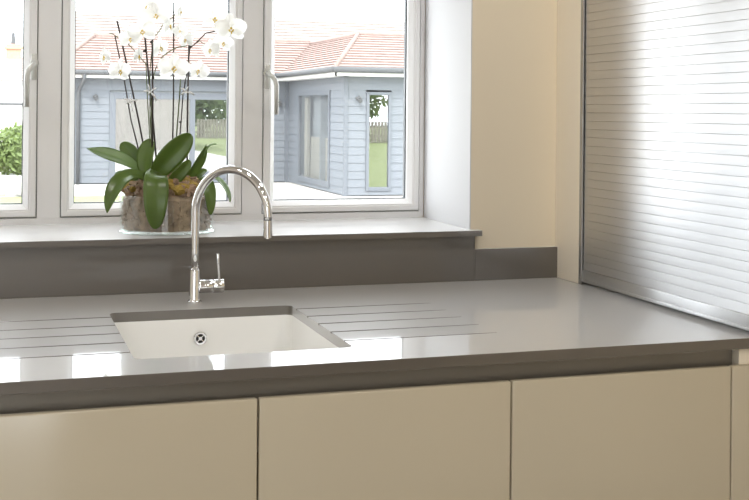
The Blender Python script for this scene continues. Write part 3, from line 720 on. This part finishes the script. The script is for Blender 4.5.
roof_plane('tile_courses', (1.05, YM-0.33, ZR), (XB+0.9, YM-0.33, ZR), (2.15, 27.3, ZC+1.66), (9.6, 27.3, ZC+1.66), 14, 'roof_tile', bld)
roof_plane('tile_courses', (1.05, 28.6, ZR), (1.05, YM-0.33, ZR), (2.15, 27.3, ZC+1.66), (2.15, 27.3, ZC+1.66), 14, 'roof_tile', bld)
roof_plane('tile_courses', (XB-0.33, 27.4, ZR), (XB-0.33, YBF-0.33, ZR), (7.22, 27.4, A[2]), A, 14, 'roof_tile', bld)
roof_plane('tile_courses', (XB-0.33, YBF-0.33, ZR), (11.0, YBF-0.33, ZR), A, (11.0, 23.4, A[2]), 14, 'roof_tile', bld)
mk('hip_tiles', tube(bmesh.new(), [Vector((XB-0.33, YBF-0.33, ZR+0.03)), Vector(A)+Vector((0, 0, 0.03))], 0.045, 8), 'hip_tile', bld, 'all')
mk('hip_tiles', tube(bmesh.new(), [(1.05, YM-0.33, ZR+0.03), (2.15, 27.3, ZC+1.69)], 0.045, 8), 'hip_tile', bld, 'all')
mk('ridge_tiles', tube(bmesh.new(), [Vector(A)+Vector((0, 0, 0.02)), (7.22, 27.4, A[2]+0.02)], 0.06, 8), 'roof_tile', bld, 'all')
mk('ridge_tiles', tube(bmesh.new(), [Vector(A)+Vector((0, 0, 0.02)), (11.0, 23.4, A[2]+0.02)], 0.06, 8), 'roof_tile', bld, 'all')
mk('ridge_tiles', tube(bmesh.new(), [(2.15, 27.3, ZC+1.67), (9.6, 27.3, ZC+1.67)], 0.06, 8), 'roof_tile', bld, 'all')

rb = thing('rear_barn', (6, 31, ZG), 'long pale-tiled roofed range rising behind the blue outbuilding', 'building')
mk('wall', box(1.0, 16, 28.9, 33, ZG, ZC+1.2), 'brick_house', rb)
roof_plane('tile_courses', (0.9, 28.6, ZC+1.2), (16.2, 28.6, ZC+1.2), (0.9, 31.0, ZC+2.47), (16.2, 31.0, ZC+2.50), 15, 'roof_pale', rb)
roof_plane('tile_courses', (16.2, 33.4, ZC+1.2), (0.9, 33.4, ZC+1.2), (16.2, 31.0, ZC+2.50), (0.9, 31.0, ZC+2.47), 15, 'roof_pale', rb)
mk('ridge_tiles', tube(bmesh.new(), [(0.9, 31.0, ZC+2.48), (16.2, 31.0, ZC+2.51)], 0.035, 8), 'roof_pale', rb, 'all')

# ------------------------------------------------------------------ outside: planter, far house, garden behind us
def foliage(bm, c, rad, n, size, rn):
    c = Vector(c)
    for k in range(n):
        u = Vector((rn.gauss(0, 1), rn.gauss(0, 1), rn.gauss(0, 1))).normalized()*(rn.uniform(0.55, 1.0))
        p = c+Vector((u.x*rad[0], u.y*rad[1], u.z*rad[2])); s = size*rn.uniform(0.6, 1.4)
        a = Vector((rn.uniform(-1, 1), rn.uniform(-1, 1), rn.uniform(-1, 1))).normalized(); b = a.orthogonal().normalized()
        q = [p-a*s, p-b*s*0.45, p+a*s, p+b*s*0.45]
        bm.faces.new([bm.verts.new(v) for v in q])
    return bm
pc = Vector((0.62, 22.6, ZG))
pt = thing('potted_shrub', pc, 'large white bowl planter holding a bushy green shrub', 'plant')
bm = lathe(bmesh.new(), [(0.0, 0.0), (0.18, 0.0), (0.32, 0.06), (0.46, 0.20), (0.52, 0.40), (0.49, 0.40), (0.42, 0.22), (0.0, 0.20)], pc, 40)
mk('bowl', bm, 'outdoor_white', pt, True)
bm = foliage(bmesh.new(), pc+Vector((-0.10, 0, 0.86)), (0.62, 0.5, 0.50), 2600, 0.055, rnd); foliage(bm, pc+Vector((-0.5, 0.1, 0.80)), (0.4, 0.4, 0.42), 1200, 0.055, rnd)
bmesh.ops.create_icosphere(bm, subdivisions=2, radius=0.36, matrix=Matrix.Translation(pc+Vector((-0.1, 0, 0.8))))
fo = mk('foliage', bm, 'shrub', pt); fo['kind'] = 'stuff'
fh = thing('far_house', (-1, 62, ZG), 'distant pale house with a brick chimney beyond the shrub', 'building')
mk('wall', box(-9, 3.0, 60, 66, ZG, ZC+1.35), 'outdoor_white', fh)
roof_plane('tile_courses', (-9.5, 59.6, ZC+1.35), (3.4, 59.6, ZC+1.35), (-9.5, 63, ZC+2.65), (3.4, 63, ZC+2.65), 10, 'roof_pale', fh)
roof_plane('tile_courses', (3.4, 66.4, ZC+1.35), (-9.5, 66.4, ZC+1.35), (3.4, 63, ZC+2.65), (-9.5, 63, ZC+2.65), 10, 'roof_pale', fh)
cy = P(13.5, 62, 63.0)
bm = box(cy.x-0.38, cy.x+0.38, 62.7, 63.3, ZC+2.3, ZC+3.3); bxx(bm, cy.x-0.45, cy.x+0.45, 62.6, 63.4, ZC+3.05, ZC+3.18)
chm = mk('chimney', bm, 'chimney_brick', fh)
mk('chimney_pot', lathe(bmesh.new(), [(0.0, 0), (0.13, 0), (0.10, 0.35), (0.07, 0.62), (0.0, 0.62)], (cy.x-0.02, 63, ZC+3.3), 14), 'gutter', chm, True)
fn = thing('garden_wall', (-3, 36, ZG), 'low pale garden wall behind the potted shrub', 'wall')
mk('wall_body', box(-8, 1.2, 36, 36.25, ZG, ZC+0.10), 'outdoor_white', fn)
mk('coping', box(-8.05, 1.25, 35.95, 36.3, ZC+0.10, ZC+0.16), 'gutter', fn)
# side garden, mirrored in the outbuilding's panes
fe = thing('picket_fence', (20, -15, ZG), 'timber board fence at the end of the side lawn', 'fence')
pb = mk('board', box(11, 11.14, -15.03, -15.0, ZG, ZG+1.1), 'timber', fe, at=(11, -15, ZG))
for k in range(1, 100): inst(pb, (11+k*0.18, -15, ZG), fe)
mk('rail', box(10.9, 29, -15.06, -15.03, ZG+0.3, ZG+0.4), 'timber', fe); mk('rail', box(10.9, 29, -15.06, -15.03, ZG+0.8, ZG+0.9), 'timber', fe)
for i, (x, y, h, lab) in enumerate(((12.0, -20, 5.0, 'broad green tree behind the left end of the board fence'), (19.5, -21, 6.5, 'tallest green tree behind the middle of the board fence'), (26.5, -19, 5.5, 'round green tree behind the right end of the board fence'))):
    t = thing('garden_tree', (x, y, ZG), lab, 'tree', 'trees behind the side garden fence')
    mk('trunk', tube(bmesh.new(), [(x, y, ZG), (x+0.1, y, ZG+h*0.3), (x, y, ZG+h*0.6)], [0.2, 0.15, 0.08], 8), 'trunk', t, 'all')
    bm = bmesh.new()
    for k in range(9): foliage(bm, (x+rnd.uniform(-1.8, 1.8), y+rnd.uniform(-1, 1), ZG+h*rnd.uniform(0.3, 0.85)), (1.8, 1.5, 1.3), 350, 0.24, rnd)
    f = mk('crown', bm, 'shrub', t); f['kind'] = 'stuff'
